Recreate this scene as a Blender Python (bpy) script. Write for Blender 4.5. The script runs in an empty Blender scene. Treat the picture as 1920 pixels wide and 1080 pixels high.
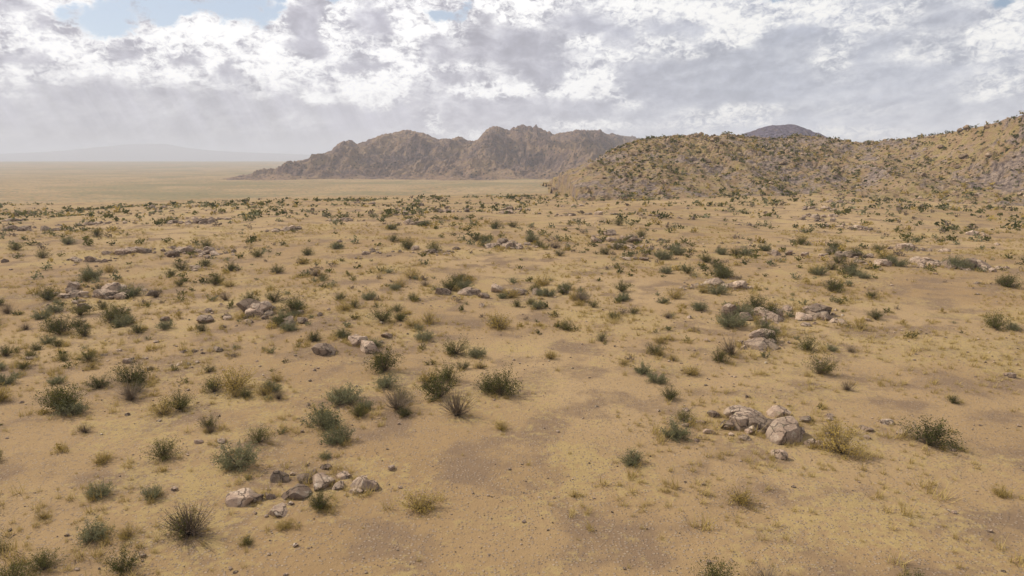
import bpy, math, random
import numpy as np
from mathutils import Vector

S = bpy.context.scene
COL = S.collection
R = math.radians
random.seed(7)
rng = np.random.default_rng(7)

# ------------------------------------------------------------------ camera
FPX = 1280.0                       # focal length in photo pixels (24 mm)
HOR = 300.0                        # row of the true horizon in the photo
PITCH = math.atan((540 - HOR) / FPX)
CAM_Z = 14.0
cam_d = bpy.data.cameras.new('camera')
cam_d.lens = 24; cam_d.sensor_width = 36
cam_d.clip_start = 0.1; cam_d.clip_end = 60000
cam = bpy.data.objects.new('camera', cam_d); COL.objects.link(cam)
cam.location = (0, 0, CAM_Z); cam.rotation_euler = (math.pi / 2 - PITCH, 0, 0)
S.camera = cam

# ------------------------------------------------------------------ exposure
S.view_settings.view_transform = 'Standard'; S.view_settings.look = 'None'
S.view_settings.exposure = 0.0; S.view_settings.gamma = 1.0
S.view_settings.use_curve_mapping = False
S.cycles.use_denoising = True; S.cycles.denoising_prefilter = 'ACCURATE'
S.cycles.max_bounces = 5; S.cycles.diffuse_bounces = 2; S.cycles.glossy_bounces = 1
S.cycles.transmission_bounces = 2; S.cycles.volume_bounces = 1
S.cycles.transparent_max_bounces = 4

SUN_AZ, SUN_EL = R(-62), R(43)     # azimuth from +Y, minus is left; elevation
sdir = Vector((math.sin(SUN_AZ) * math.cos(SUN_EL), math.cos(SUN_AZ) * math.cos(SUN_EL), math.sin(SUN_EL)))

# ------------------------------------------------------------------ pixel -> direction helpers (used to survey the skyline)
cp, sp = math.cos(PITCH), math.sin(PITCH)
def ray(px, py):
    dx = (px - 960) / FPX; dz = (540 - py) / FPX
    return dx, cp + dz * sp, -sp + dz * cp
def survey(px, py, Y):
    a, b, c = ray(px, py); k = Y / b
    return a * k, Y, CAM_Z + c * k
def to_px(x, y, z):
    z = z - CAM_Z
    f = y * cp - z * sp; u = y * sp + z * cp
    f = np.maximum(f, 1e-3)
    return 960 + FPX * x / f, 540 - FPX * u / f

# ------------------------------------------------------------------ sky: cloud cover laid out on an azimuth / elevation grid
# (cx, cy, rx, ry, rotation deg, white share, weight)
WH = [
 # left third
 (90,95,150,38,8,.80,1),(390,85,120,62,0,1.0,1),(520,120,55,40,0,1.0,1),(215,132,90,14,6,.85,1),(25,148,42,12,8,.95,1),
 (105,138,28,9,0,.85,1),(105,40,60,30,0,.8,1),(600,182,60,11,-18,.95,1),(540,225,26,10,-30,.5,.8),(170,40,40,40,0,.9,1),
 (88,167,14,5,0,.8,.8),(620,40,30,60,0,.9,1),(530,20,12,50,0,.95,1),
 (75,24,44,17,22,.05,1),(15,4,45,9,8,.2,1),(70,94,18,11,30,.2,.9),(240,98,52,15,-4,.1,1),(352,108,40,15,-8,.18,1),
 (432,128,36,20,0,.12,1),(465,96,24,8,0,.3,.8),(395,50,18,6,10,.5,.7),(582,50,32,58,12,.0,1.2),(568,92,46,20,0,.05,1),
 (40,120,62,11,4,.15,1),(120,66,40,7,5,.4,.7),(22,62,30,6,0,.4,.7),(260,155,150,16,3,.25,.7),
 (60,150,70,6,14,.75,.9),(230,168,40,7,25,.62,.8),(330,150,90,8,-4,.6,.7),(470,150,50,7,8,.85,.9),(300,60,40,9,-25,.85,.8),(560,235,40,5,-20,.45,.6),(420,200,120,8,-4,.3,.6),
 # centre
 (705,150,72,55,0,.95,1),(690,192,60,15,8,1.0,1),(785,62,60,48,0,.92,1),(900,170,66,16,-6,.8,1),(978,165,28,13,0,.9,1),
 (790,206,42,8,8,.85,1),(806,228,34,9,22,.9,1),(1080,86,46,14,-14,.9,1),(1152,95,28,20,0,.8,1),(1060,160,62,18,0,.82,1),
 (1155,170,66,24,14,.75,1),(1235,92,34,26,0,.8,1),(960,18,80,25,0,.88,1),(1210,14,80,20,0,.85,1),(1100,240,100,9,-2,.62,1),
 (880,256,36,5,0,.65,1),(660,20,20,30,0,.9,1),(755,130,30,30,0,.85,1),
 (705,36,52,24,20,.0,1.2),(676,118,54,18,8,.08,1),(745,92,16,10,20,.35,.8),(838,97,44,22,12,.08,1.1),(870,148,54,16,5,.2,1),
 (960,86,86,40,-8,.02,1.2),(1010,130,60,38,0,.02,1.1),(918,50,42,20,-20,.15,1),(1090,45,60,32,10,.1,1),(1150,62,46,22,0,.06,1),
 (1255,42,46,24,-25,.15,1),(1090,112,36,13,0,.25,.9),(700,225,110,26,0,.1,1),(960,212,120,24,-4,.1,1),(1080,205,90,18,-4,.1,1),
 (830,170,30,10,0,.3,.8),(780,150,26,12,20,.3,.8),
 # right third
 (1360,36,110,24,4,.88,1),(1390,60,60,15,6,.82,1),(1292,94,44,18,0,.85,1),(1582,106,46,13,-18,.85,1),(1692,72,50,18,-22,.6,1),
 (1830,82,90,20,-10,.56,1),(1862,162,60,20,-8,.52,1),(1720,88,110,12,-20,.42,.8),(1400,216,170,17,-4,.6,1),(1345,236,70,16,-4,.58,1),
 (1600,256,110,7,-2,.65,1),(1892,32,40,32,0,.58,1),(1520,8,70,14,0,.75,1),(1450,222,40,14,-25,.7,.8),
 (1480,70,66,24,-8,.0,1.2),(1240,145,90,50,0,.05,1.1),(1420,112,140,40,-6,.05,1.1),(1400,165,175,34,-4,.0,1.2),(1305,58,48,20,0,.15,1),
 (1645,92,66,20,-16,.1,1),(1780,40,82,30,-8,.1,1.1),(1652,12,64,14,-10,.2,1),(1690,142,200,34,-10,.15,1),(1620,182,170,24,-8,.1,1),
 (1750,214,140,16,-5,.12,1),(1850,235,90,14,-4,.2,1),(1250,205,80,10,-3,.15,1),(1610,205,110,10,-5,.3,.8),(1900,120,40,14,-8,.3,.8),
]
# clear openings (cx, cy, rx, ry, rotation deg)
BL = [(195,34,80,38,-8),(255,14,40,26,0),(318,16,66,30,0),(440,10,110,32,6),(505,30,44,20,0),(150,14,26,22,0),(622,4,20,12,0),(838,28,42,14,8),(868,8,24,14,30),
      (644,2,14,9,0),(1190,2,14,6,0),(1462,0,40,9,0),(1862,3,34,16,20),(1366,49,10,7,0)]
# wisps of cloud across the openings
WI = [(250,40,20,14,35),(345,28,30,9,18),(275,44,16,14,30),(178,12,22,10,25),(205,2,14,5,0),(490,24,12,5,0),(850,22,12,5,0)]
# grey level of the shaded cloud undersides (cx, cy, rx, ry, level sRGB)
GR = [(300,230,380,90,191),(600,60,110,70,201),(960,90,120,80,192),(1400,140,240,80,187),(1750,60,140,60,192),(1700,170,260,60,196),
      (1100,215,160,30,196),(1500,255,400,26,212),(700,40,90,40,205),(80,25,80,40,203),(250,270,420,40,183),(720,235,110,30,207)]

def ell(px, py, e, k=1.0):
    cx, cy, rx, ry = e[:4]; a = R(e[4]) if len(e) > 4 else 0
    dx, dy = px - cx, py - cy
    u = (dx * math.cos(a) + dy * math.sin(a)) / (rx * k); v = (-dx * math.sin(a) + dy * math.cos(a)) / (ry * k)
    d = math.hypot(u, v)
    t = max(0., min(1., (1.3 - d) / .75)); return t * t * (3 - 2 * t)
def sky_cell(px, py):
    W = .45 if py < 170 else .2
    for e in WH:
        a = min(1, ell(px, py, e) * e[6]); W = W * (1 - a) + min(.86, e[5]) * a
    K = 0.
    for e in BL: K = max(K, ell(px, py, e))
    for e in WI: K *= 1 - .5 * ell(px, py, e)
    g = 200.
    for e in GR:
        a = ell(px, py, (e[0], e[1], e[2], e[3], 0)); g = g * (1 - a) + e[4] * a
    return W, K, (g - 2) / 255.

AZ0, AZ1, NAZ = -39., 39., 64
EL0, EL1, NEL = 0., 14.5, 17

w = bpy.data.worlds.new('World'); S.world = w; w.use_nodes = True
NT = w.node_tree; NT.nodes.clear()
def N(t, nt=None, **k):
    n = (nt or NT).nodes.new(t)
    for a, b in k.items(): setattr(n, a, b)
    return n
def mth(op, a, b=None, c=None, nt=None, clamp=False):
    nt = nt or NT; n = nt.nodes.new('ShaderNodeMath'); n.operation = op; n.use_clamp = clamp
    for i, v in enumerate((a, b, c)):
        if v is None: continue
        if isinstance(v, (int, float)): n.inputs[i].default_value = v
        else: nt.links.new(v, n.inputs[i])
    return n.outputs[0]
def sstep(v, a, b, lo=0., hi=1., nt=None, smooth=True):
    nt = nt or NT; n = nt.nodes.new('ShaderNodeMapRange'); n.interpolation_type = 'SMOOTHSTEP' if smooth else 'LINEAR'
    nt.links.new(v, n.inputs[0])
    for i, x in enumerate((a, b, lo, hi)):
        if isinstance(x, (int, float)): n.inputs[i + 1].default_value = x
        else: nt.links.new(x, n.inputs[i + 1])
    return n.outputs[0]
def mixc(f, a, b, nt=None, blend='MIX'):
    nt = nt or NT; n = nt.nodes.new('ShaderNodeMix'); n.data_type = 'RGBA'; n.blend_type = blend
    for s, v in ((n.inputs[0], f), (n.inputs[6], a), (n.inputs[7], b)):
        if isinstance(v, (int, float)): s.default_value = v
        elif isinstance(v, tuple): s.default_value = (*v[:3], 1)
        else: nt.links.new(v, s)
    return n.outputs[2]
def noise(vec, scale, detail=6, rough=.55, lac=2.0, dist=0., nt=None, out=0):
    nt = nt or NT; n = nt.nodes.new('ShaderNodeTexNoise'); n.inputs['Scale'].default_value = scale
    n.inputs['Detail'].default_value = detail; n.inputs['Roughness'].default_value = rough
    n.inputs['Lacunarity'].default_value = lac; n.inputs['Distortion'].default_value = dist
    nt.links.new(vec, n.inputs['Vector']); return n.outputs[out]
def comb(x, y, z, nt=None):
    nt = nt or NT; n = nt.nodes.new('ShaderNodeCombineXYZ')
    for i, v in enumerate((x, y, z)):
        if isinstance(v, (int, float)): n.inputs[i].default_value = v
        else: nt.links.new(v, n.inputs[i])
    return n.outputs[0]

tc = N('ShaderNodeTexCoord'); sx = N('ShaderNodeSeparateXYZ'); NT.links.new(tc.outputs['Generated'], sx.inputs[0])
az = mth('MULTIPLY', mth('ARCTAN2', sx.outputs[0], sx.outputs[1]), 180 / math.pi)
el = mth('MULTIPLY', mth('ARCSINE', sx.outputs[2]), 180 / math.pi)
# billowing: the cloud map is warped by turbulence, so no edge of it stays smooth
v3 = comb(mth('MULTIPLY', az, .1), mth('MULTIPLY', el, .16), 3.7)
wn = N('ShaderNodeSeparateColor'); NT.links.new(noise(v3, 2.2, 7, .62, out=1), wn.inputs[0])
wa = mth('MULTIPLY_ADD', mth('SUBTRACT', wn.outputs[0], .5), 5.0, az)
we = mth('MULTIPLY_ADD', mth('SUBTRACT', wn.outputs[1], .5), 2.6, el)
u = sstep(wa, AZ0, AZ1, smooth=False)
row_out = None
half = AZ0 + (AZ1 - AZ0) / 2
u0 = sstep(wa, AZ0, half, smooth=False); u1 = sstep(wa, half, AZ1, smooth=False)
isr = mth('GREATER_THAN', wa, half)
def ramp(fac, cells):
    r = N('ShaderNodeValToRGB'); cr = r.color_ramp; cr.interpolation = 'EASE'
    n = len(cells)
    while len(cr.elements) < n: cr.elements.new(.5)
    for i, c in enumerate(cells):
        cr.elements[i].position = i / (n - 1)
    for i, c in enumerate(cells): cr.elements[i].color = (*c, 1)
    NT.links.new(fac, r.inputs[0]); return r.outputs[0]
for j in range(NEL):
    e = EL0 + (EL1 - EL0) * j / (NEL - 1)
    cells = []
    for i in range(NAZ - 1):
        a = AZ0 + (AZ1 - AZ0) * i / (NAZ - 2)
        x, y, z = math.sin(R(a)) * math.cos(R(e)), math.cos(R(a)) * math.cos(R(e)), math.sin(R(e))
        f = y * cp - z * sp; uu = y * sp + z * cp
        cells.append(sky_cell(960 + FPX * x / f, 540 - FPX * uu / f))
    m = (NAZ - 2) // 2
    c = mixc(isr, ramp(u0, cells[:m + 1]), ramp(u1, cells[m:]))
    if row_out is None: row_out = c
    else:
        st = (EL1 - EL0) / (NEL - 1)
        row_out = mixc(sstep(we, EL0 + st * (j - 1), EL0 + st * j), row_out, c)
# everywhere else the same kind of broken cloud
gl = noise(comb(mth('MULTIPLY', az, .05), mth('MULTIPLY', el, .1), 9.1), 1.1, 4, .5)
g2 = noise(comb(mth('MULTIPLY', az, .05), mth('MULTIPLY', el, .08), 1.3), .8, 3, .5)
gen = N('ShaderNodeCombineColor')
NT.links.new(sstep(gl, .35, .65), gen.inputs[0]); NT.links.new(sstep(g2, .60, .70), gen.inputs[1]); gen.inputs[2].default_value = .77
inside = mth('MULTIPLY', sstep(mth('ABSOLUTE', az), 36, 41, 1, 0), sstep(el, 12.6, 15.5, 1, 0))
cells = N('ShaderNodeSeparateColor'); NT.links.new(mixc(inside, gen.outputs[0], row_out), cells.inputs[0])
W_, K_, G_ = cells.outputs
fb = noise(v3, 4.6, 12, .57, 2.05, .35)
fine = noise(comb(mth('MULTIPLY', az, .1), mth('MULTIPLY', el, .15), 6.4), 17, 8, .60, 2.1, .6)
ca, sa = math.cos(R(11)), math.sin(R(11))                     # flatter, slanting streaks low down and to the right
ra = mth('ADD', mth('MULTIPLY', az, ca), mth('MULTIPLY', el, sa)); rb = mth('SUBTRACT', mth('MULTIPLY', el, ca), mth('MULTIPLY', az, sa))
fb2 = noise(comb(mth('MULTIPLY', ra, .07), mth('MULTIPLY', rb, .17), 8.2), 5.5, 12, .58, 2.05, .4)
low = sstep(el, .5, 8.0, 1, 0)
right = sstep(az, -6, 22)
k2 = mth('MAXIMUM', mth('MULTIPLY', low, .55), mth('MULTIPLY', right, .6))
f = mth('ADD', mth('MULTIPLY', fb, mth('SUBTRACT', 1, k2)), mth('MULTIPLY', fb2, k2))
left_low = mth('MULTIPLY', sstep(az, -14, -4, 1, 0), sstep(el, 4.5, 7.5, 1, 0))     # rain haze: hardly any cloud edge left
lit = sstep(W_, .04, .55)
amp = mth('MULTIPLY', mth('MULTIPLY_ADD', left_low, -.5, 1), mth('MULTIPLY_ADD', lit, 1.9, 1.25))
t = mth('ADD', mth('MULTIPLY_ADD', mth('SUBTRACT', f, .5), amp, W_), mth('MULTIPLY', mth('SUBTRACT', fine, .5), mth('MULTIPLY', mth('MULTIPLY', amp, lit), .80)))
white = mixc(right, (1.13, 1.12, 1.11), (1.0, .99, .965))
shaft = noise(comb(mth('MULTIPLY_ADD', el, .25, mth('MULTIPLY', az, .55)), 0., 2.2), 1.0, 4, .6)
gl2 = mth('ADD', mth('MULTIPLY_ADD', mth('SUBTRACT', f, .5), mth('MULTIPLY_ADD', left_low, -.22, .30), G_), mth('MULTIPLY', mth('MULTIPLY', mth('SUBTRACT', shaft, .5), left_low), .42))
gl2 = mth('MULTIPLY_ADD', mth('SUBTRACT', fine, .5), mth('MULTIPLY_ADD', left_low, -.07, .10), gl2)
lin = mth('POWER', mth('MAXIMUM', gl2, .1), 2.3)
grey = N('ShaderNodeCombineColor')
NT.links.new(mth('MULTIPLY', lin, mth('MULTIPLY_ADD', right, -.05, .97)), grey.inputs[0]); NT.links.new(mth('MULTIPLY', lin, mth('MULTIPLY_ADD', right, .018, .952)), grey.inputs[1]); NT.links.new(mth('MULTIPLY', lin, mth('MULTIPLY_ADD', right, .05, 1.08)), grey.inputs[2])
cloud = mixc(sstep(t, -.08, 1.0), grey.outputs[0], white)
kk = sstep(mth('ADD', mth('MULTIPLY_ADD', mth('SUBTRACT', fb, .5), 1.7, K_), mth('MULTIPLY', mth('SUBTRACT', fine, .5), .8)), .30, .88)
sky = N('ShaderNodeTexSky'); sky.sky_type = 'NISHITA'; sky.sun_disc = False
sky.sun_elevation = SUN_EL; sky.sun_rotation = SUN_AZ; sky.air_density = 1.0; sky.dust_density = 1.5; sky.altitude = 800
STR = .1
lift = N('ShaderNodeVectorMath'); lift.operation = 'SCALE'; NT.links.new(cloud, lift.inputs[0]); lift.inputs[3].default_value = 1 / STR
# thin veil of haze also lightens the clear openings
veil = mixc(mth('MULTIPLY_ADD', right, -.3, .38), sky.outputs[0], (8.2, 8.7, 9.4))
final = mixc(kk, lift.outputs[0], veil)
below = sstep(el, -3, -.5, 1, 0)
final = mixc(below, final, (3.2, 2.9, 2.5))
bg = N('ShaderNodeBackground'); bg.inputs[1].default_value = STR; NT.links.new(final, bg.inputs[0])
wo = N('ShaderNodeOutputWorld'); NT.links.new(bg.outputs[0], wo.inputs[0])

sun_d = bpy.data.lights.new('sun', 'SUN'); sun_d.energy = 5.0; sun_d.angle = R(.6); sun_d.color = (1, .92, .79)
sun = bpy.data.objects.new('sun', sun_d); COL.objects.link(sun)
sun.rotation_euler = (-sdir).to_track_quat('-Z', 'Y').to_euler()

# ------------------------------------------------------------------ numpy noise
def _h(ix, iy, s):
    n = (ix.astype(np.int64) * 374761393 + iy.astype(np.int64) * 668265263 + s * 974711) & 0xffffffff
    n = ((n ^ (n >> 13)) * 1274126177) & 0xffffffff
    return ((n ^ (n >> 16)) & 0xffffff) / float(0xffffff)
def vnoise(x, y, s=0):
    ix, iy = np.floor(x), np.floor(y); fx, fy = x - ix, y - iy
    fx = fx * fx * fx * (fx * (fx * 6 - 15) + 10); fy = fy * fy * fy * (fy * (fy * 6 - 15) + 10)
    a, b, c, d = _h(ix, iy, s), _h(ix + 1, iy, s), _h(ix, iy + 1, s), _h(ix + 1, iy + 1, s)
    return (a + (b - a) * fx) * (1 - fy) + (c + (d - c) * fx) * fy
def fbm(x, y, o=5, s=0, g=.5):
    t, a, n = 0., 1., 0.
    for i in range(o):
        t = t + a * vnoise(x * 2 ** i + i * 17.3, y * 2 ** i - i * 9.1, s + i); n += a; a *= g
    return t / n
def ridged(x, y, o=5, s=0, g=.55):
    t, a, n = 0., 1., 0.
    for i in range(o):
        v = 1 - np.abs(2 * vnoise(x * 2 ** i + i * 5.7, y * 2 ** i + i * 3.3, s + i) - 1); t = t + a * v * v; n += a; a *= g
    return t / n
def cell_bumps(x, y, s=0):
    "rounded boulders packed in a jittered grid: 1 on a top, 0 in a gap"
    ix, iy = np.floor(x), np.floor(y); best = np.full(np.shape(x), 9.)
    for ox in (-1, 0, 1):
        for oy in (-1, 0, 1):
            jx, jy = ix + ox, iy + oy
            px, py = jx + .15 + .7 * _h(jx, jy, s), jy + .15 + .7 * _h(jx, jy, s + 1)
            r = .45 + .5 * _h(jx, jy, s + 2)
            best = np.minimum(best, ((x - px) ** 2 + (y - py) ** 2) / r ** 2)
    return np.sqrt(np.clip(1 - best, 0, 1))
def ss(x, a, b):
    t = np.clip((x - a) / (b - a), 0, 1); return t * t * (3 - 2 * t)

# ------------------------------------------------------------------ mesh helpers
def mesh_np(name, V, F, mat=None, tint=None, smooth=False):
    V = np.asarray(V, np.float32); F = np.asarray(F, np.int32); k = F.shape[1]
    me = bpy.data.meshes.new(name); me.vertices.add(len(V)); me.vertices.foreach_set('co', V.ravel())
    me.loops.add(F.size); me.loops.foreach_set('vertex_index', F.ravel())
    me.polygons.add(len(F)); me.polygons.foreach_set('loop_start', np.arange(0, F.size, k, dtype=np.int32))
    me.polygons.foreach_set('use_smooth', np.full(len(F), smooth, bool))
    me.update(calc_edges=True)
    if tint is not None:
        at = me.attributes.new('tint', 'FLOAT', 'POINT'); at.data.foreach_set('value', np.asarray(tint, np.float32))
    if mat: me.materials.append(mat)
    return me
def link(name, me, kind=None, parent=None):
    o = bpy.data.objects.new(name, me); COL.objects.link(o)
    if kind: o['kind'] = kind
    if parent: o.parent = parent
    return o
def tag(o, label, cat, group=None):
    o['label'] = label; o['category'] = cat
    if group: o['group'] = group
def grid(xs, ys, Z):
    X, Y = np.meshgrid(xs, ys); V = np.stack([X, Y, Z], -1).reshape(-1, 3)
    nx, ny = len(xs), len(ys); i = np.arange((ny - 1) * (nx - 1)); r, c = i // (nx - 1), i % (nx - 1)
    a = r * nx + c; return V, np.stack([a, a + 1, a + 1 + nx, a + nx], 1)

# ------------------------------------------------------------------ materials
def new_mat(name):
    m = bpy.data.materials.new(name); m.use_nodes = True; nt = m.node_tree
    b = nt.nodes['Principled BSDF']; b.inputs['Roughness'].default_value = .95
    b.inputs['Specular IOR Level'].default_value = .05
    return m, nt, b
def pos(nt): return nt.nodes.new('ShaderNodeNewGeometry').outputs['Position']
def bump(nt, b, h, strength, dist):
    n = nt.nodes.new('ShaderNodeBump'); n.inputs['Strength'].default_value = strength; n.inputs['Distance'].default_value = dist
    nt.links.new(h, n.inputs['Height']); nt.links.new(n.outputs[0], b.inputs['Normal'])

def terrain_mat(name, soil_a, soil_b, rock_a, rock_b, grass, scrub, s, rock_lo, rock_hi, scr_lo, scr_hi):
    m, nt, b = new_mat(name); p = pos(nt)
    n1 = noise(p, .02 / s, 6, .6, nt=nt); n2 = noise(p, .12 / s, 6, .65, nt=nt); n3 = noise(p, .55 / s, 5, .7, nt=nt)
    soil = mixc(sstep(n2, .35, .65, nt=nt), soil_a, soil_b, nt=nt)
    rock = mixc(sstep(n3, .35, .66, nt=nt), rock_a, rock_b, nt=nt)
    c = mixc(sstep(noise(p, .25 / s, 5, .7, nt=nt), .44, .60, nt=nt), soil, grass, nt=nt)
    c = mixc(sstep(mth('ADD', mth('MULTIPLY', n1, .45, nt=nt), mth('MULTIPLY', n2, .55, nt=nt), nt=nt), rock_lo, rock_hi, nt=nt), c, rock, nt=nt)
    vo = nt.nodes.new('ShaderNodeTexVoronoi'); vo.inputs['Scale'].default_value = .42 / s; nt.links.new(p, vo.inputs['Vector'])
    sc = mth('ADD', vo.outputs['Distance'], mth('MULTIPLY', noise(p, .06 / s, 4, .6, nt=nt), .6, nt=nt), nt=nt)
    c = mixc(sstep(sc, scr_lo, scr_hi, 1, 0, nt=nt), c, scrub, nt=nt)
    nt.links.new(c, b.inputs['Base Color'])
    bump(nt, b, mth('ADD', n3, mth('MULTIPLY', noise(p, 2.2 / s, 4, .6, nt=nt), .4, nt=nt), nt=nt), .9, 1.3 * s)
    return m
M_MTN = terrain_mat('mountain_granite', (.205, .132, .090), (.31, .21, .140), (.105, .070, .062), (.205, .14, .112), (.285, .195, .118), (.055, .046, .032), 3.2, .45, .55, .42, .60)
M_PURP = terrain_mat('shade_tinted_rock', (.17, .12, .10), (.25, .175, .09), (.10, .085, .115), (.165, .14, .17), (.26, .185, .08), (.055, .05, .045), 1.6, .36, .48, .46, .62)  # cloud shade over this hill is put into the purple-blue rock colour
M_HILL = terrain_mat('hillside_soil', (.25, .165, .100), (.35, .245, .150), (.12, .092, .085), (.33, .25, .195), (.285, .215, .098), (.045, .043, .018), 1.0, .485, .57, .44, .60)
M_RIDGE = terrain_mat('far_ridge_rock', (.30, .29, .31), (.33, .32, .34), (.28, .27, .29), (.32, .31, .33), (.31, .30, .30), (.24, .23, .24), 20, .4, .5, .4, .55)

def ground_mat():
    m, nt, b = new_mat('desert_sand'); p = pos(nt)
    n1 = noise(p, .018, 5, .55, nt=nt); n2 = noise(p, .22, 6, .6, nt=nt); n3 = noise(p, 2.3, 6, .65, nt=nt); n4 = noise(p, 22, 4, .7, nt=nt)
    c = mixc(sstep(n1, .38, .62, nt=nt), (.25, .165, .085), (.33, .23, .125), nt=nt)
    c = mixc(sstep(n2, .47, .62, nt=nt), c, (.185, .125, .078), nt=nt)
    g1 = noise(p, .09, 6, .68, nt=nt)
    c = mixc(sstep(mth('ADD', mth('MULTIPLY', g1, .6, nt=nt), mth('MULTIPLY', n3, .4, nt=nt), nt=nt), .49, .58, .0, .75, nt=nt), c, (.32, .235, .105), nt=nt)
    vg = nt.nodes.new('ShaderNodeTexVoronoi'); vg.inputs['Scale'].default_value = 7.; nt.links.new(p, vg.inputs['Vector'])
    sepc = nt.nodes.new('ShaderNodeSeparateColor'); nt.links.new(vg.outputs['Color'], sepc.inputs[0])
    grav = mth('MULTIPLY', sstep(vg.outputs['Distance'], .30, .45, 1, 0, nt=nt), sstep(mth('ADD', sepc.outputs[0], n2, nt=nt), .78, 1.0, nt=nt), nt=nt)
    c = mixc(mth('MULTIPLY', grav, .8, nt=nt), c, mixc(sepc.outputs[1], (.17, .125, .095), (.33, .25, .18), nt=nt), nt=nt)
    c = mixc(sstep(n4, .53, .66, .0, .6, nt=nt), c, (.15, .105, .065), nt=nt)
    # scrub that is too far off to pick apart
    sep = nt.nodes.new('ShaderNodeSeparateXYZ'); nt.links.new(p, sep.inputs[0])
    far = sstep(sep.outputs[1], 300, 480, nt=nt)
    vo = nt.nodes.new('ShaderNodeTexVoronoi'); vo.inputs['Scale'].default_value = .16; nt.links.new(p, vo.inputs['Vector'])
    spots = mth('MULTIPLY', sstep(mth('ADD', vo.outputs['Distance'], mth('MULTIPLY', n1, .5, nt=nt), nt=nt), .50, .66, 1, 0, nt=nt), far, nt=nt)
    band = noise(p, .0035, 6, .62, nt=nt)
    c = mixc(mth('MULTIPLY', sstep(band, .47, .60, 0, .8, nt=nt), far, nt=nt), c, (.17, .14, .075), nt=nt)
    c = mixc(spots, c, (.13, .125, .07), nt=nt)
    nt.links.new(c, b.inputs['Base Color'])
    bump(nt, b, mth('ADD', mth('MULTIPLY', n3, .9, nt=nt), mth('ADD', mth('MULTIPLY', n4, .3, nt=nt), mth('MULTIPLY', grav, .35, nt=nt), nt=nt), nt=nt), .8, .12)
    return m
M_SAND = ground_mat()

def rock_mat(name, a, bb, dark):
    m, nt, b = new_mat(name)
    t = nt.nodes.new('ShaderNodeTexCoord').outputs['Object']; p = pos(nt)
    oi = nt.nodes.new('ShaderNodeAttribute'); oi.attribute_name = 'tint'
    n1 = noise(p, .9, 6, .65, nt=nt); n2 = noise(p, 5, 8, .72, nt=nt); n3 = noise(p, 38, 4, .7, nt=nt)
    wv = nt.nodes.new('ShaderNodeVectorMath'); wv.operation = 'ADD'; nt.links.new(p, wv.inputs[0])
    nt.links.new(noise(p, 1.6, 4, .6, nt=nt, out=1), wv.inputs[1])
    vc = nt.nodes.new('ShaderNodeTexVoronoi'); vc.feature = 'DISTANCE_TO_EDGE'; vc.inputs['Scale'].default_value = .95; nt.links.new(wv.outputs[0], vc.inputs['Vector'])
    crack = sstep(vc.outputs['Distance'], .0, .045, nt=nt)
    c = mixc(sstep(n1, .38, .62, nt=nt), a, bb, nt=nt)
    c = mixc(sstep(n2, .47, .62, 0, .8, nt=nt), c, dark, nt=nt)
    c = mixc(sstep(noise(p, 2.3, 7, .75, nt=nt), .56, .64, 0, .75, nt=nt), c, (.50, .42, .33), nt=nt)
    c = mixc(sstep(n3, .52, .62, 0, .5, nt=nt), c, (.09, .075, .065), nt=nt)
    c = mixc(sstep(noise(p, 3.1, 5, .7, nt=nt), .60, .68, 0, .7, nt=nt), c, (.20, .20, .12), nt=nt)
    c = mixc(mth('MULTIPLY', mth('SUBTRACT', 1, crack, nt=nt), .75, nt=nt), c, (.07, .055, .045), nt=nt)
    rn = nt.nodes.new('ShaderNodeObjectInfo').outputs['Random']
    k = sstep(mth('FRACT', mth('ADD', oi.outputs['Fac'], rn, nt=nt), nt=nt), 0, 1, .6, 1.4, nt=nt, smooth=False)
    sc = nt.nodes.new('ShaderNodeVectorMath'); sc.operation = 'SCALE'; nt.links.new(c, sc.inputs[0]); nt.links.new(k, sc.inputs[3])
    nt.links.new(sc.outputs[0], b.inputs['Base Color'])
    bump(nt, b, mth('ADD', mth('ADD', n2, mth('MULTIPLY', n3, .3, nt=nt), nt=nt), mth('MULTIPLY', crack, .6, nt=nt), nt=nt), .9, .12)
    return m
M_ROCK = rock_mat('weathered_granite', (.29, .205, .15), (.38, .285, .21), (.20, .145, .115))

M_HROCK = rock_mat('golden_hill_granite', (.25, .165, .10), (.43, .315, .215), (.11, .078, .062))

def leaf_mat(name, a, bb, spread=1.0):
    m, nt, b = new_mat(name)
    at = nt.nodes.new('ShaderNodeAttribute'); at.attribute_name = 'tint'
    rn = nt.nodes.new('ShaderNodeObjectInfo').outputs['Random']
    k = mth('FRACT', mth('ADD', at.outputs['Fac'], rn, nt=nt), nt=nt)
    c = mixc(k, a, bb, nt=nt)
    nt.links.new(c, b.inputs['Base Color']); b.inputs['Roughness'].default_value = .75
    tr = nt.nodes.new('ShaderNodeBsdfTranslucent'); nt.links.new(c, tr.inputs[0])
    mx = nt.nodes.new('ShaderNodeMixShader'); mx.inputs[0].default_value = .3
    nt.links.new(b.outputs[0], mx.inputs[1]); nt.links.new(tr.outputs[0], mx.inputs[2])
    nt.links.new(mx.outputs[0], nt.nodes['Material Output'].inputs[0])
    return m
M_GREEN = leaf_mat('creosote_leaf', (.040, .048, .013), (.125, .115, .033))
M_SAGE = leaf_mat('sage_leaf', (.13, .13, .065), (.20, .19, .105))
M_DRY = leaf_mat('dry_brush', (.28, .20, .055), (.40, .29, .09))
M_TWIG = leaf_mat('grey_twig', (.16, .12, .09), (.22, .17, .12))
M_GRASS = leaf_mat('dry_grass', (.32, .23, .075), (.44, .33, .14))

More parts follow.
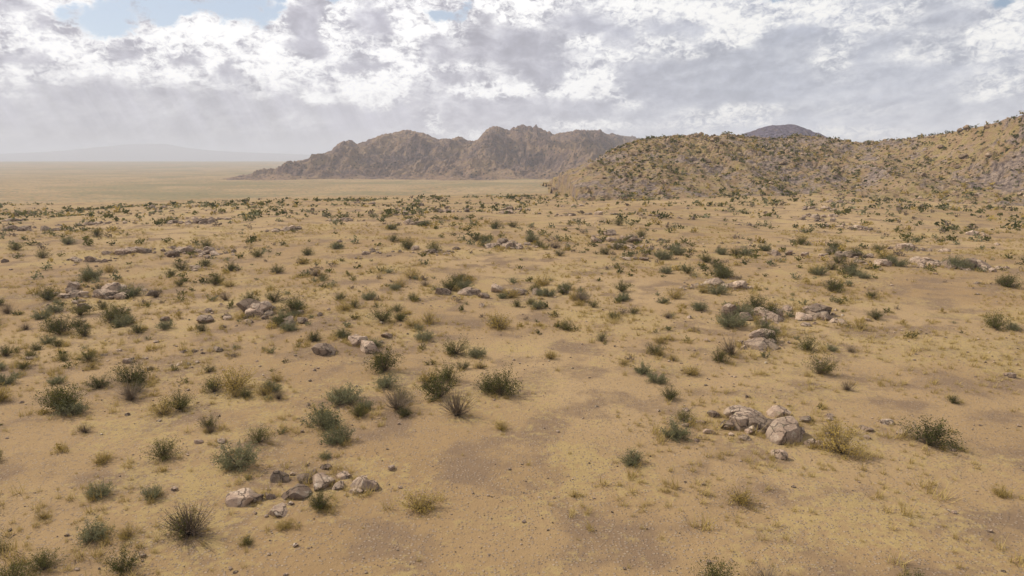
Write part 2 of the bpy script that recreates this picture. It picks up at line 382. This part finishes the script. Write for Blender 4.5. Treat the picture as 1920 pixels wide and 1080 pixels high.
# ------------------------------------------------------------------ the ground
def ground_z(x, y):
    d = np.hypot(x, y)
    z = (fbm(x / 80, y / 80, 4, 11) - .5) * 4.5 * ss(d, 15, 110) + (fbm(x / 14, y / 14, 3, 21) - .5) * .5 + (fbm(x / 2.6, y / 2.6, 3, 25) - .5) * .22
    z = z - 22 * ss(y - .5 * x, 180, 900) * (1 - ss(d, 2500, 6000))     # the ground falls away to a valley on the left
    return z - .6
ys = np.concatenate([np.linspace(-20, 130, 300), 130 * (16000 / 130.) ** (np.arange(1, 190) / 189.)])
xa = 170 * (16000 / 170.) ** (np.arange(1, 90) / 89.)
xs = np.concatenate([-xa[::-1], np.linspace(-170, 170, 440), xa])
ys = np.concatenate([-20 - np.array([16000, 4000, 1000, 300, 80, 20.]), ys])
X, Y = np.meshgrid(xs, ys)
V, F = grid(xs, ys, ground_z(X, Y))
link('desert_ground', mesh_np('desert_ground', V, F, M_SAND, smooth=True), 'structure')

# ------------------------------------------------------------------ hills, each surveyed along its skyline
class Hill:
    def __init__(s, prof, dist, front, back, base, dn):
        P = [survey(px, py, dist(px)) for px, py in prof]
        s.x = np.array([p[0] for p in P]); s.z = np.array([p[2] for p in P]); s.yc = np.array([p[1] for p in P])
        s.front, s.back, s.base, s.dn = front, back, base, dn
    def h(s, x, y):
        zc = np.interp(x, s.x, s.z, left=s.base, right=s.z[-1]); yc = np.interp(x, s.x, s.yc)
        fr = s.front(x) if callable(s.front) else s.front
        t = np.where(y < yc, (yc - y) / fr, (y - yc) / s.back)
        return s.dn(x, y, zc, np.clip(t, 0, 1.2), y < yc)

MTN = [(560,304),(590,296),(610,289),(622,284),(632,281),(637,272),(645,267),(655,265.5),(662,266),(671,271.5),(680,268.5),(690,267),(700,261),(712,257),(725,252),(737,250),(748,247),
 (760,245.5),(767,245.5),(778,248.5),(785,249.5),(795,251),(802,255),(808,257),(815,261.5),(822,263.5),(832,261),(840,262.5),(847,262),(855,258),(861,257),(866,259),
 (872,263),(880,266),(890,266.5),(895,265.5),(902,258),(907,249),(912,244),(918,241),(925,238.5),(932,238),(938,239),(945,242.5),(955,244.5),(962,241),(970,238.5),
 (978,236.5),(985,236),(992,237.5),(997,240),(1001,238.5),(1005,235.5),(1009,240),(1015,243),(1022,247),(1030,249),(1040,251.5),(1048,253),(1052,250.5),(1062,249.5),
 (1072,247.5),(1085,246),(1095,244.5),(1105,246.5),(1112,246),(1122,246.5),(1130,249),(1138,252.5),(1142,253),(1147,250),(1152,253),(1160,254.5),(1168,256),(1178,257),
 (1186,256),(1192,259),(1200,261),(1225,268),(1260,280),(1300,300)]
def dn_mtn(x, y, zc, t, fr):
    base = -26.
    g = np.where(t < 1, (1 - t) ** 1.15, 0)
    H = np.maximum(zc - base, 0)
    env = np.clip(t * 4 - .1, 0, 1) * np.clip((1.05 - t) * 2.5, 0, 1)
    wx, wy = x + 40 * (fbm(x / 80, y / 80, 3, 61) - .5), y + 40 * (fbm(x / 80, y / 80, 3, 63) - .5)
    spur = ridged(wx / 150 + wy / 400, wy / 120, 5, 41, .5) - .5
    crag = ridged(wx / 44 - wy / 90, wy / 36, 4, 51) - .5
    z = base + H * g + env * (H * .62 * spur + 15 * crag)
    lump = np.clip(g * 6, 0, 1)
    z = z + (cell_bumps(x / 15, y / 13, 71) - .2) * 9 * lump * ss(fbm(x / 50, y / 50, 3, 77), .42, .58) * np.clip(t * 4, 0, 1)
    z = z + (cell_bumps(x / 6, y / 6, 75) - .2) * 2.2 * lump
    z = z + np.where(t < .09, 3.6 * (cell_bumps(x / 9, y / 30, 83) - .35), 0) * np.clip(g * 4, 0, 1) * np.clip((zc - 5) / 20, 0, 1)
    z = z + 6.5 * (fbm(x / 8, y / 40, 3, 79) - .46) * (t < .05) * np.clip(g * 4, 0, 1) * np.clip((zc - 5) / 20, 0, 1)      # pinnacles along the crest
    return np.where(fr, z, base + H * np.clip(1 - t, 0, 1) ** 1.5)
mtn = Hill(MTN, lambda px: 1800 + 40 * math.sin(px / 37.) + 900 * max(0., min(1., (px - 1090) / 110.)), 520., 300., -26, dn_mtn)
xs = np.arange(mtn.x[0] - 10, mtn.x[-1] + 10, 3.0); ys = np.arange(1240, 3010, 3.6)
X, Y = np.meshgrid(xs, ys); V, F = grid(xs, ys, mtn.h(X, Y))
link('granite_mountain', mesh_np('granite_mountain', V, F, M_MTN), 'structure')

PUR = [(1250,292),(1300,276),(1340,265),(1370,257),(1390,252),(1400,249),(1410,246),(1425,240),(1437,237),(1446,234.5),(1455,235.5),(1470,234),(1480,233),(1490,234),(1500,237),(1510,241),
 (1519,243.5),(1523,247),(1535,249),(1542,253),(1550,257),(1560,261),(1580,267),(1620,278),(1680,300)]
def dn_pur(x, y, zc, t, fr):
    H = np.maximum(zc + 20, 0); g = np.clip(1 - t, 0, 1) ** 1.1
    env = np.clip(t * 5, 0, 1) * np.clip((1.05 - t) * 2.5, 0, 1)
    z = -20 + H * g + env * (13 * (ridged(x / 55, y / 60, 4, 141) - .5)) + (cell_bumps(x / 7, y / 7, 171) - .3) * 3.2 * np.clip(.2 + t * 4, 0, 1) * np.clip(g * 6, 0, 1)
    return z
pur = Hill(PUR, lambda px: 950., 300., 250., -20, dn_pur)
xs = np.arange(pur.x[0], pur.x[-1], 2.2); ys = np.arange(640, 1200, 2.6)
X, Y = np.meshgrid(xs, ys); V, F = grid(xs, ys, pur.h(X, Y))
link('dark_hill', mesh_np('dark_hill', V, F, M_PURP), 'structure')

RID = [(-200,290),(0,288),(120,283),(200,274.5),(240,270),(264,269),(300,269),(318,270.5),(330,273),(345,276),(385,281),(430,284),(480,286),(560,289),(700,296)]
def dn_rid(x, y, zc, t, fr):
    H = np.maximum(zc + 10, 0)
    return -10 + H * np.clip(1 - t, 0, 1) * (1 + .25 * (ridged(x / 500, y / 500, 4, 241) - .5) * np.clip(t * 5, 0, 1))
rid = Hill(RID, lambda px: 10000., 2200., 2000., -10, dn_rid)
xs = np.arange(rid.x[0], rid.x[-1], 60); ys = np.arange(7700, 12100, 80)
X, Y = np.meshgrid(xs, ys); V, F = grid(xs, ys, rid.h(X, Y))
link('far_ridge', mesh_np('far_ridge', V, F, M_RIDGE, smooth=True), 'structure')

HIL = [(1060,326),(1100,307),(1128,293),(1140,286),(1150,281.5),(1158,277),(1170,273),(1180,268.5),(1190,265),(1197,261.5),(1205,260.5),(1215,259),(1225,257.5),(1235,257),(1250,255.5),(1265,254.5),(1280,253.5),(1296,251),
 (1310,251),(1320,253),(1330,255),(1340,255),(1348,253.5),(1360,250.5),(1368,250.5),(1380,253.5),(1390,254.5),(1400,255.5),(1420,257.5),(1440,259),(1460,258.5),(1480,257),(1490,254),(1500,252),(1510,254),
 (1525,254.5),(1540,255),(1560,258.5),(1580,261.5),(1600,264),(1620,265.5),(1635,264.5),(1650,263),(1680,260),(1700,258),(1720,256),(1740,253.5),(1760,250.5),(1780,247),(1800,243.5),(1820,238.5),(1840,235),
 (1860,230),(1880,224),(1895,218),(1903,213),(1910,211.5),(1918,213),(1950,216),(2000,208),(2100,205),(2250,215)]
def d_hil(px): return 400 - 110 * max(0., min(1., (px - 1500) / 420.)) - 60 * max(0., min(1., (1250 - px) / 200.))
def dn_hil(x, y, zc, t, fr):
    H = np.maximum(zc + 4, 0); g = np.clip(1 - t, 0, 1)
    g = g * g * (1.6 - .6 * g)
    env = np.clip(t * 6, 0, 1) * np.clip((1.05 - t) * 2, 0, 1)
    z = -4 + H * g + env * (9.5 * (ridged(x / 46, y / 60, 4, 341) - .5) + 4.0 * (fbm(x / 30, y / 30, 3, 351) - .5))
    out = ss(fbm(x / 30, y / 30, 3, 361), .55, .64)
    for a, b, r in ((100, 368, 24), (132, 366, 16), (168, 372, 12), (203, 282, 14), (226, 286, 10)):      # the grey block faces one can see
        out = np.maximum(out, ss(1.5 - np.hypot(x - a, y - b) / r + .8 * (fbm(x / 9, y / 9, 3, 365) - .5), .3, .7) * 1.35)
    z = z + out * ((cell_bumps(x / 3.6, y / 3.6, 371) - .3) * 1.5 + (cell_bumps(x / 1.9, y / 1.9, 381) - .3) * .7) * np.clip(.15 + t * 5, 0, 1) * np.clip(g * 5, 0, 1)
    return z + (fbm(x / 5, y / 5, 3, 391) - .5) * .7
hil = Hill(HIL, d_hil, lambda x: 150 + 40 * np.clip(x / 200, 0, 1), 220., -4, dn_hil)
xs = np.arange(hil.x[0] - 4, hil.x[-1] - 2, 1.05); ys = np.arange(110, 560, 1.15)
X, Y = np.meshgrid(xs, ys); V, F = grid(xs, ys, hil.h(X, Y) - .3)
link('boulder_hill', mesh_np('boulder_hill', V, F, M_HILL), 'structure')

def top_z(x, y):
    return np.maximum(ground_z(x, y), np.where((x > hil.x[0]) & (x < hil.x[-1]) & (y > 112) & (y < 558), hil.h(x, y) - .3, -99))

# ------------------------------------------------------------------ boulders
def ico(sub):
    import bmesh
    bm = bmesh.new(); bmesh.ops.create_icosphere(bm, subdivisions=sub, radius=1)
    V = np.array([v.co[:] for v in bm.verts]); F = np.array([[v.index for v in f.verts] for f in bm.faces]); bm.free(); return V, F
def boulder(sub, seed):
    r = np.random.default_rng(seed); V, F = ico(sub); V = V.copy()
    for k in range(16):                                   # split faces: planes that cut the block
        n = r.normal(size=3); n /= np.linalg.norm(n); d = r.uniform(.5, .9)
        s = V @ n; V = V - np.outer(np.clip(s - d, 0, None) * .96, n)
    a = V * 1.7 + seed * 3.1
    V = V * (1 + .22 * (fbm(a[:, 0] + a[:, 2] * .6, a[:, 1] - a[:, 2] * .7, 4, seed)[:, None] - .5))
    V = V * np.array([1, r.uniform(.7, 1), r.uniform(.55, .85)])
    return V, F
def scatter(protos, P, S_, tint, tilt=.2):
    VV, FF, TT, off = [], [], [], 0
    for k, (V, F) in enumerate(protos):
        sel = np.arange(len(P)) % len(protos) == k
        if not sel.any(): continue
        p, s, t = P[sel], S_[sel], tint[sel]; n = len(p); a = rng.uniform(0, 6.283, n); b = rng.normal(0, tilt, n)
        ca, sa, cb, sb = np.cos(a), np.sin(a), np.cos(b), np.sin(b)
        x = V[None, :, 0] * np.ones((n, 1)); y = V[None, :, 1] * cb[:, None] - V[None, :, 2] * sb[:, None]; z = V[None, :, 1] * sb[:, None] + V[None, :, 2] * cb[:, None]
        Q = np.stack([x * ca[:, None] - y * sa[:, None], x * sa[:, None] + y * ca[:, None], z], -1) * s[:, None, None] + p[:, None, :]
        VV.append(Q.reshape(-1, 3)); FF.append((F[None] + (off + np.arange(n) * len(V))[:, None, None]).reshape(-1, F.shape[1])); TT.append(np.repeat(t, len(V))); off += n * len(V)
    return np.concatenate(VV), np.concatenate(FF), np.concatenate(TT)
def in_view(x, y, z, pad=60):
    px, py = to_px(x, y, z); return (px > -pad) & (px < 1920 + pad) & (py < 1080 + pad) & (y > 5)

# candidate spots: the flat, then the hill
def spots(n, x0, x1, y0, y1, keep):
    x = rng.uniform(x0, x1, n); y = rng.uniform(y0, y1, n); k = rng.uniform(size=n) < keep(x, y); return x[k], y[k]
NOUT = 64
ox = rng.uniform(-230, 260, 400); oy = 24 + 226 * rng.uniform(size=400) ** 1.25; m = np.abs(ox) < oy * .8; ox, oy = ox[m][:NOUT], oy[m][:NOUT]
ox = np.concatenate([[-9, 14, 25, -27, -2, 38], ox]); oy = np.concatenate([[29, 36, 62, 50, 74, 44], oy])
PX, PY, PS = [], [], []
for a, b in zip(ox, oy):                                     # outcrops: big blocks in the middle, rubble around
    n = rng.integers(10, 46); sp_ = rng.uniform(1.0, 2.6); d = rng.rayleigh(sp_, n); an = rng.uniform(0, 6.283, n)
    PX.append(a + d * np.cos(an) * 1.5); PY.append(b + d * np.sin(an)); PS.append(np.clip(rng.lognormal(-.75, .6, n) * np.exp(-d / (sp_ * 2.4)) * sp_ * .75, .1, 1.5))
lx, ly = spots(9000, -240, 300, 14, 250, lambda x, y: .04 + .4 * ss(fbm(x / 24, y / 24, 3, 401), .50, .66))
PX.append(lx); PY.append(ly); PS.append(np.clip(.12 * rng.pareto(2.4, len(lx)) + .12, .1, .8))
rx, ry, rs = (np.concatenate(q) for q in (PX, PY, PS)); m = (np.abs(rx) < ry * .82 + 6) & (ry > 15); rx, ry, rs = rx[m], ry[m], rs[m]
hx, hy = spots(44000, 40, 560, 150, 480, lambda x, y: .25 + .75 * ss(fbm(x / 26, y / 26, 3, 411), .44, .60))
cx_ = rng.uniform(hil.x[3], hil.x[-8], 700); hx, hy = np.concatenate([cx_, hx]), np.concatenate([np.interp(cx_, hil.x, hil.yc) + rng.normal(0, 4, 700), hy])
keep = (hil.h(hx, hy) > ground_z(hx, hy) + .5); hx, hy = hx[keep][:13000], hy[keep][:13000]
bx, by = np.concatenate([rx, hx]), np.concatenate([ry, hy])
bs = .22 * rng.pareto(2.2, len(bx)) + .22; onhill = np.arange(len(bx)) >= len(rx)
bs = np.where(onhill, np.clip(bs * 1.3, .3, 2.0), 0); bs[:len(rs)] = rs
bz = top_z(bx, by) + bs * rng.uniform(-.12, .2, len(bx)) + np.where(onhill, .15 * bs, 0)
vis = in_view(bx, by, bz); bx, by, bz, bs, onhill = bx[vis], by[vis], bz[vis], bs[vis], onhill[vis]
order = np.argsort(-bs / np.hypot(bx, by)); bx, by, bz, bs, onhill = (a[order] for a in (bx, by, bz, bs, onhill))
NB = 300
protos = [boulder(5, s) for s in range(1, 11)]
pm = [mesh_np('boulder', V, F, M_ROCK, tint=np.zeros(len(V)), smooth=True) for V, F in protos]
# which one is which: the biggest two of every stretch of ground are told apart, the small ones beside them are alike
def place(x, y, z):
    px, py = to_px(x, y, z)
    c = ('at the left edge', 'left of the middle', 'in the middle', 'right of the middle', 'at the right edge')[int(min(4, max(0, px // 384)))]
    if hil.h(x, y) > ground_z(x, y): return ('upper' if py < 300 else 'lower') + ' boulder hill, ' + c
    return ('far flat, ' if py < 380 else 'middle of the flat, ' if py < 520 else 'near flat, ' if py < 740 else 'closest ground, ') + c
def label_all(L, what, cat, plural):
    cells = {}
    for q in L: cells.setdefault(place(float(q[1]), float(q[2]), float(q[3])), []).append(q)
    for pl, M in cells.items():
        M.sort(key=lambda q: -q[4] / math.hypot(q[1], q[2]))
        for i, q in enumerate(M):
            if len(M) == 1: tag(q[0], f'only sizeable {what} on the {pl}', cat, plural)
            elif i == 0: tag(q[0], f'largest looking {what} on the {pl}', cat, plural)
            elif i == 1: tag(q[0], f'second largest looking {what} on the {pl}', cat, plural)
            else: tag(q[0], f'smaller {what}, {pl}', cat, f'smaller {plural} on the {pl}')
boulders = []
for me in pm:
    me.set_sharp_from_angle(angle=R(20))
for i in range(min(NB, len(bx))):
    o = link('boulder', pm[i % 10]); o.location = (bx[i], by[i], bz[i]); o.scale = (bs[i],) * 3
    o.rotation_euler = (random.gauss(0, .18), random.gauss(0, .18), random.uniform(0, 6.28))
    boulders.append((o, bx[i], by[i], bz[i], bs[i]))
label_all(boulders, 'tan granite boulder', 'boulder', 'granite boulders')
lo = [boulder(1, s) for s in range(21, 29)]; mid = [boulder(2, s) for s in range(31, 37)]
def stones(name, sel, pr, mat=M_ROCK):
    P = np.stack([bx[sel], by[sel], bz[sel]], 1)
    V, F, T = scatter(pr, P, bs[sel], rng.uniform(size=len(P))); link(name, mesh_np(name, V, F, mat, T), 'stuff')
rest = np.arange(len(bx)) >= NB
stones('hill_boulders', rest & onhill, mid, M_HROCK); stones('scattered_stones', rest & ~onhill, lo)
# pebbles close by
gx, gy = spots(26000, -75, 75, 16, 85, lambda x, y: .10 + .9 * ss(fbm(x / 7, y / 7, 3, 421), .5, .64)); m = np.abs(gx) < gy * .8 + 4; gx, gy = gx[m][:12000], gy[m][:12000]
gs = np.clip(.03 * rng.pareto(2.5, len(gx)) + .03, .03, .16)
V, F, T = scatter([ico(0) if False else boulder(1, s) for s in (41, 42, 43)], np.stack([gx, gy, ground_z(gx, gy) + gs * .2], 1), gs, rng.uniform(size=len(gx)))
link('pebbles', mesh_np('pebbles', V, F, M_ROCK, T), 'stuff')

# ------------------------------------------------------------------ shrubs
def shrub(seed, nst, nlv, leaf, flat):
    "returns (stem V,F) and (leaf V,F,tint): twigs fan out of one root, leaves cluster on their outer half"
    r = np.random.default_rng(seed); SV, SF, LV, LF, LT = [], [], [], [], []
    per = max(1, nlv // nst); lean = r.normal(0, .16, 2); squash = r.uniform(.75, 1.15); dead = r.uniform(.05, .3)
    for k in range(nst):
        a = r.uniform(0, 6.283); e = math.acos(r.uniform(.05, 1)) ; L = r.uniform(.6, 1.05)
        d = np.array([math.sin(e) * math.cos(a), math.sin(e) * math.sin(a), math.cos(e) * flat + .12]) * np.array([squash, 1, 1]) + np.array([lean[0], lean[1], 0]); pts = [np.zeros(3)]
        for q in range(3):
            d = d + np.array([0, 0, .10]) + r.normal(0, .13, 3); d /= np.linalg.norm(d); pts.append(pts[-1] + d * L / 3)
        b = len(SV)
        for q, p in enumerate(pts):
            w_ = .012 * (1 - q / 3.6)
            for c in range(3): SV.append(p + np.array([math.cos(c * 2.1), math.sin(c * 2.1), 0]) * w_)
        for q in range(3):
            for c in range(3): SF.append([b + q * 3 + c, b + q * 3 + (c + 1) % 3, b + q * 3 + 3 + (c + 1) % 3, b + q * 3 + 3 + c])
        for q in range(0 if r.uniform() < dead else int(per * r.uniform(.5, 1.7))):
            f = r.uniform(.38, 1.08) * 3; i = min(int(f), 2); p = pts[i] + (pts[i + 1] - pts[i]) * (f - i) + r.normal(0, .055, 3)
            p[2] = max(p[2], .02)
            n = r.normal(size=3); n /= np.linalg.norm(n); t = np.cross(n, r.normal(size=3)); t /= np.linalg.norm(t); bb = np.cross(n, t); s = leaf * r.uniform(.6, 1.4)
            j = len(LV); LV += [p - t * s, p + bb * s * .45, p + t * s, p - bb * s * .45]; LF.append([j, j + 1, j + 2, j + 3]); LT += [r.uniform(0, .35)] * 4
    return np.array(SV), np.array(SF), np.array(LV), np.array(LF), np.array(LT)
KIND = [('creosote_bush', M_GREEN, 'green creosote bush', 'bush', 'green creosote bushes', .9),
        ('sagebrush', M_SAGE, 'grey green sagebrush', 'bush', 'grey green sagebrush clumps', .55),
        ('dry_bush', M_DRY, 'straw coloured bush', 'bush', 'dry straw coloured bushes', .6),
        ('dead_bush', M_TWIG, 'bare grey dead bush', 'bush', 'bare grey dead bushes', .8)]
sx_, sy_ = spots(30000, -260, 320, 15, 330, lambda x, y: .10 + .75 * ss(fbm(x / 16, y / 16, 4, 431), .44, .60))
m = np.abs(sx_) < sy_ * .84 + 5; sx_, sy_ = sx_[m], sy_[m]
m = hil.h(sx_, sy_) < ground_z(sx_, sy_) + .3; sx_, sy_ = sx_[m], sy_[m]
kx, ky = spots(60000, 40, 560, 150, 480, lambda x, y: .35 + .55 * ss(fbm(x / 18, y / 18, 3, 441), .45, .6))
m = hil.h(kx, ky) > ground_z(kx, ky) + .3; kx, ky = kx[m][:24000], ky[m][:24000]
cx_ = rng.uniform(hil.x[3], hil.x[-8], 600); cy_ = np.interp(cx_, hil.x, hil.yc) + rng.normal(0, 6, 600)
kx, ky = np.concatenate([kx, cx_]), np.concatenate([ky, cy_])
X_, Y_ = np.concatenate([sx_, kx]), np.concatenate([sy_, ky]); hillp = np.arange(len(X_)) >= len(sx_)
kd = np.where(hillp, rng.choice(4, len(X_), p=[.40, .19, .35, .06]), rng.choice(4, len(X_), p=[.38, .25, .24, .13]))
sz = np.clip(np.array([.95, .78, .68, .75])[kd] * rng.lognormal(-.16, .52, len(X_)), .2, 1.8) * np.where(hillp, 1.12, 1); Z_ = top_z(X_, Y_) - .03
m = in_view(X_, Y_, Z_); X_, Y_, Z_, kd, sz, hillp = (a[m] for a in (X_, Y_, Z_, kd, sz, hillp))
o_ = np.argsort(-sz / np.hypot(X_, Y_)); X_, Y_, Z_, kd, sz, hillp = (a[o_] for a in (X_, Y_, Z_, kd, sz, hillp))
pk = []
for k in range(4):
    L = []
    for v in range(6):
        SV, SF, LV, LF, LT = shrub(500 + k * 10 + v, (75, 80, 90, 130)[k], (3400, 3200, 1700, 420)[k], (.024, .034, .030, .022)[k], KIND[k][5])
        L.append((mesh_np('stems', SV, SF, M_TWIG, np.zeros(len(SV))), mesh_np('foliage', LV, LF, KIND[k][1], LT)))
    pk.append(L)
NS = 300; shrubs = ([], [], [], [])
for i in range(NS):
    k = int(kd[i]); sm, lm = pk[k][random.randrange(6)]
    r_ = bpy.data.objects.new(KIND[k][0], None); COL.objects.link(r_); r_.empty_display_size = .2
    r_.location = (X_[i], Y_[i], Z_[i]); r_.rotation_euler = (0, 0, random.uniform(0, 6.28)); r_.scale = (sz[i], sz[i], sz[i] * random.uniform(.85, 1.1))
    shrubs[k].append((r_, X_[i], Y_[i], Z_[i], sz[i]))
    link('stems', sm, parent=r_); link('foliage', lm, parent=r_)
for k in range(4): label_all(shrubs[k], KIND[k][2], KIND[k][3], KIND[k][4])
rest = np.arange(len(X_)) >= NS; dist = np.hypot(X_, Y_)
for k, nm in enumerate(('distant_green_scrub', 'distant_sage_scrub', 'distant_dry_scrub', 'distant_grey_scrub')):
    VV, FF, TT, off = [], [], [], 0
    for nl, leaf, d0, d1 in ((240, .085, 0, 90), (90, .15, 90, 180), (26, .36, 180, 999)):
        sel = rest & (kd == k) & (dist >= d0) & (dist < d1)
        if not sel.any(): continue
        pr = []
        for v in range(4):
            q = shrub(600 + k * 10 + v, 20, nl, leaf, KIND[k][5]); pr.append((q[2], q[3]))
        V, F, T = scatter(pr, np.stack([X_[sel], Y_[sel], Z_[sel]], 1), sz[sel], rng.uniform(size=sel.sum()), .08)
        VV.append(V); FF.append(F + off); TT.append(T); off += len(V)
    link(nm, mesh_np(nm, np.concatenate(VV), np.concatenate(FF), KIND[k][1], np.concatenate(TT)), 'stuff')
# dry grass tufts
gx, gy = spots(60000, -130, 130, 15, 150, lambda x, y: .03 + .97 * ss(fbm(x / 9, y / 9, 4, 451), .48, .62)); m = np.abs(gx) < gy * .8 + 4; gx, gy = gx[m][:13000], gy[m][:13000]
near_ = np.repeat(np.arange(700), 6); ex, ey = X_[near_] + rng.normal(0, .75, 4200) * sz[near_], Y_[near_] + rng.normal(0, .75, 4200) * sz[near_]
q_ = (np.hypot(bx, by) < 110) & (bs > .3) & ~onhill; q_ = np.repeat(np.where(q_)[0], 5); fx_, fy_ = bx[q_] + rng.normal(0, 1., len(q_)) * bs[q_], by[q_] + rng.normal(0, 1., len(q_)) * bs[q_]
gx, gy = np.concatenate([gx, ex, fx_]), np.concatenate([gy, ey, fy_])     # tufts sheltering round bushes and rocks
bl = []
for v in range(4):
    r = np.random.default_rng(700 + v); V, F = [], []
    for q in range(26):
        a = r.uniform(0, 6.28); e = r.uniform(.1, 1.5); h = r.uniform(.35, 1.1); p = np.append(r.normal(0, .22, 2), 0); d = np.array([math.cos(a) * e, math.sin(a) * e, 1.]) * h; s_ = np.array([-math.sin(a), math.cos(a), 0]) * .028
        j = len(V); V += [p - s_, p + s_, p + d]; F.append([j, j + 1, j + 2])
    bl.append((np.array(V), np.array(F)))
V, F, T = scatter(bl, np.stack([gx, gy, ground_z(gx, gy)], 1), np.clip(rng.lognormal(-1.35, .45, len(gx)), .1, .7), rng.uniform(size=len(gx)), .05)
link('dry_grass', mesh_np('dry_grass', V, F, M_GRASS, T), 'stuff')

# ------------------------------------------------------------------ two birds far up in the sky
def bird_mesh():
    V = [(0, .22, 0), (0, -.24, 0), (.05, .02, .03), (-.05, .02, .03), (0, 0, -.05), (.28, .08, .10), (.30, -.05, .10), (.58, -.10, .02), (-.28, .08, .10), (-.30, -.05, .10), (-.58, -.10, .02), (.06, -.32, 0), (-.06, -.32, 0), (.05, -.10, .02), (-.05, -.10, .02)]
    F = [(0, 2, 3), (0, 4, 2), (0, 3, 4), (2, 13, 14), (2, 14, 3), (4, 13, 2), (4, 3, 14), (4, 14, 13), (2, 5, 6), (2, 6, 13), (5, 7, 6), (3, 9, 8), (3, 14, 9), (8, 9, 10), (13, 11, 12), (13, 12, 14)]
    m, nt, b = new_mat('dark_feathers'); b.inputs['Base Color'].default_value = (.03, .028, .026, 1)
    return mesh_np('bird', V, F, m)
bme = bird_mesh()
for (px, py, Y, rz, lab) in ((495, 168.5, 260, .6, 'dark bird gliding in the grey cloud, the right one of two'), (488, 169.3, 300, 1.0, 'small dark bird flying just left of the other bird')):
    o = link('bird', bme); o.location = survey(px, py, Y); o.rotation_euler = (0, .5, rz); tag(o, lab, 'bird', 'birds in flight')

# ------------------------------------------------------------------ the air
def haze_box():
    x, y0, y1, z0, z1 = 16300, -16300, 16300, -60, 270
    V = [(a, b, c) for c in (z0, z1) for b in (y0, y1) for a in (-x, x)]
    F = [(0, 2, 3, 1), (4, 5, 7, 6), (0, 1, 5, 4), (2, 6, 7, 3), (0, 4, 6, 2), (1, 3, 7, 5)]
    m = bpy.data.materials.new('haze_air'); m.use_nodes = True; nt = m.node_tree; nt.nodes.clear()
    v = nt.nodes.new('ShaderNodeVolumePrincipled'); v.inputs['Color'].default_value = (.69, .735, .835, 1); v.inputs['Density'].default_value = 1.5e-4; v.inputs['Anisotropy'].default_value = 0.
    o = nt.nodes.new('ShaderNodeOutputMaterial'); nt.links.new(v.outputs[0], o.inputs['Volume'])
    link('haze', mesh_np('haze', V, F, m), 'stuff')
haze_box()
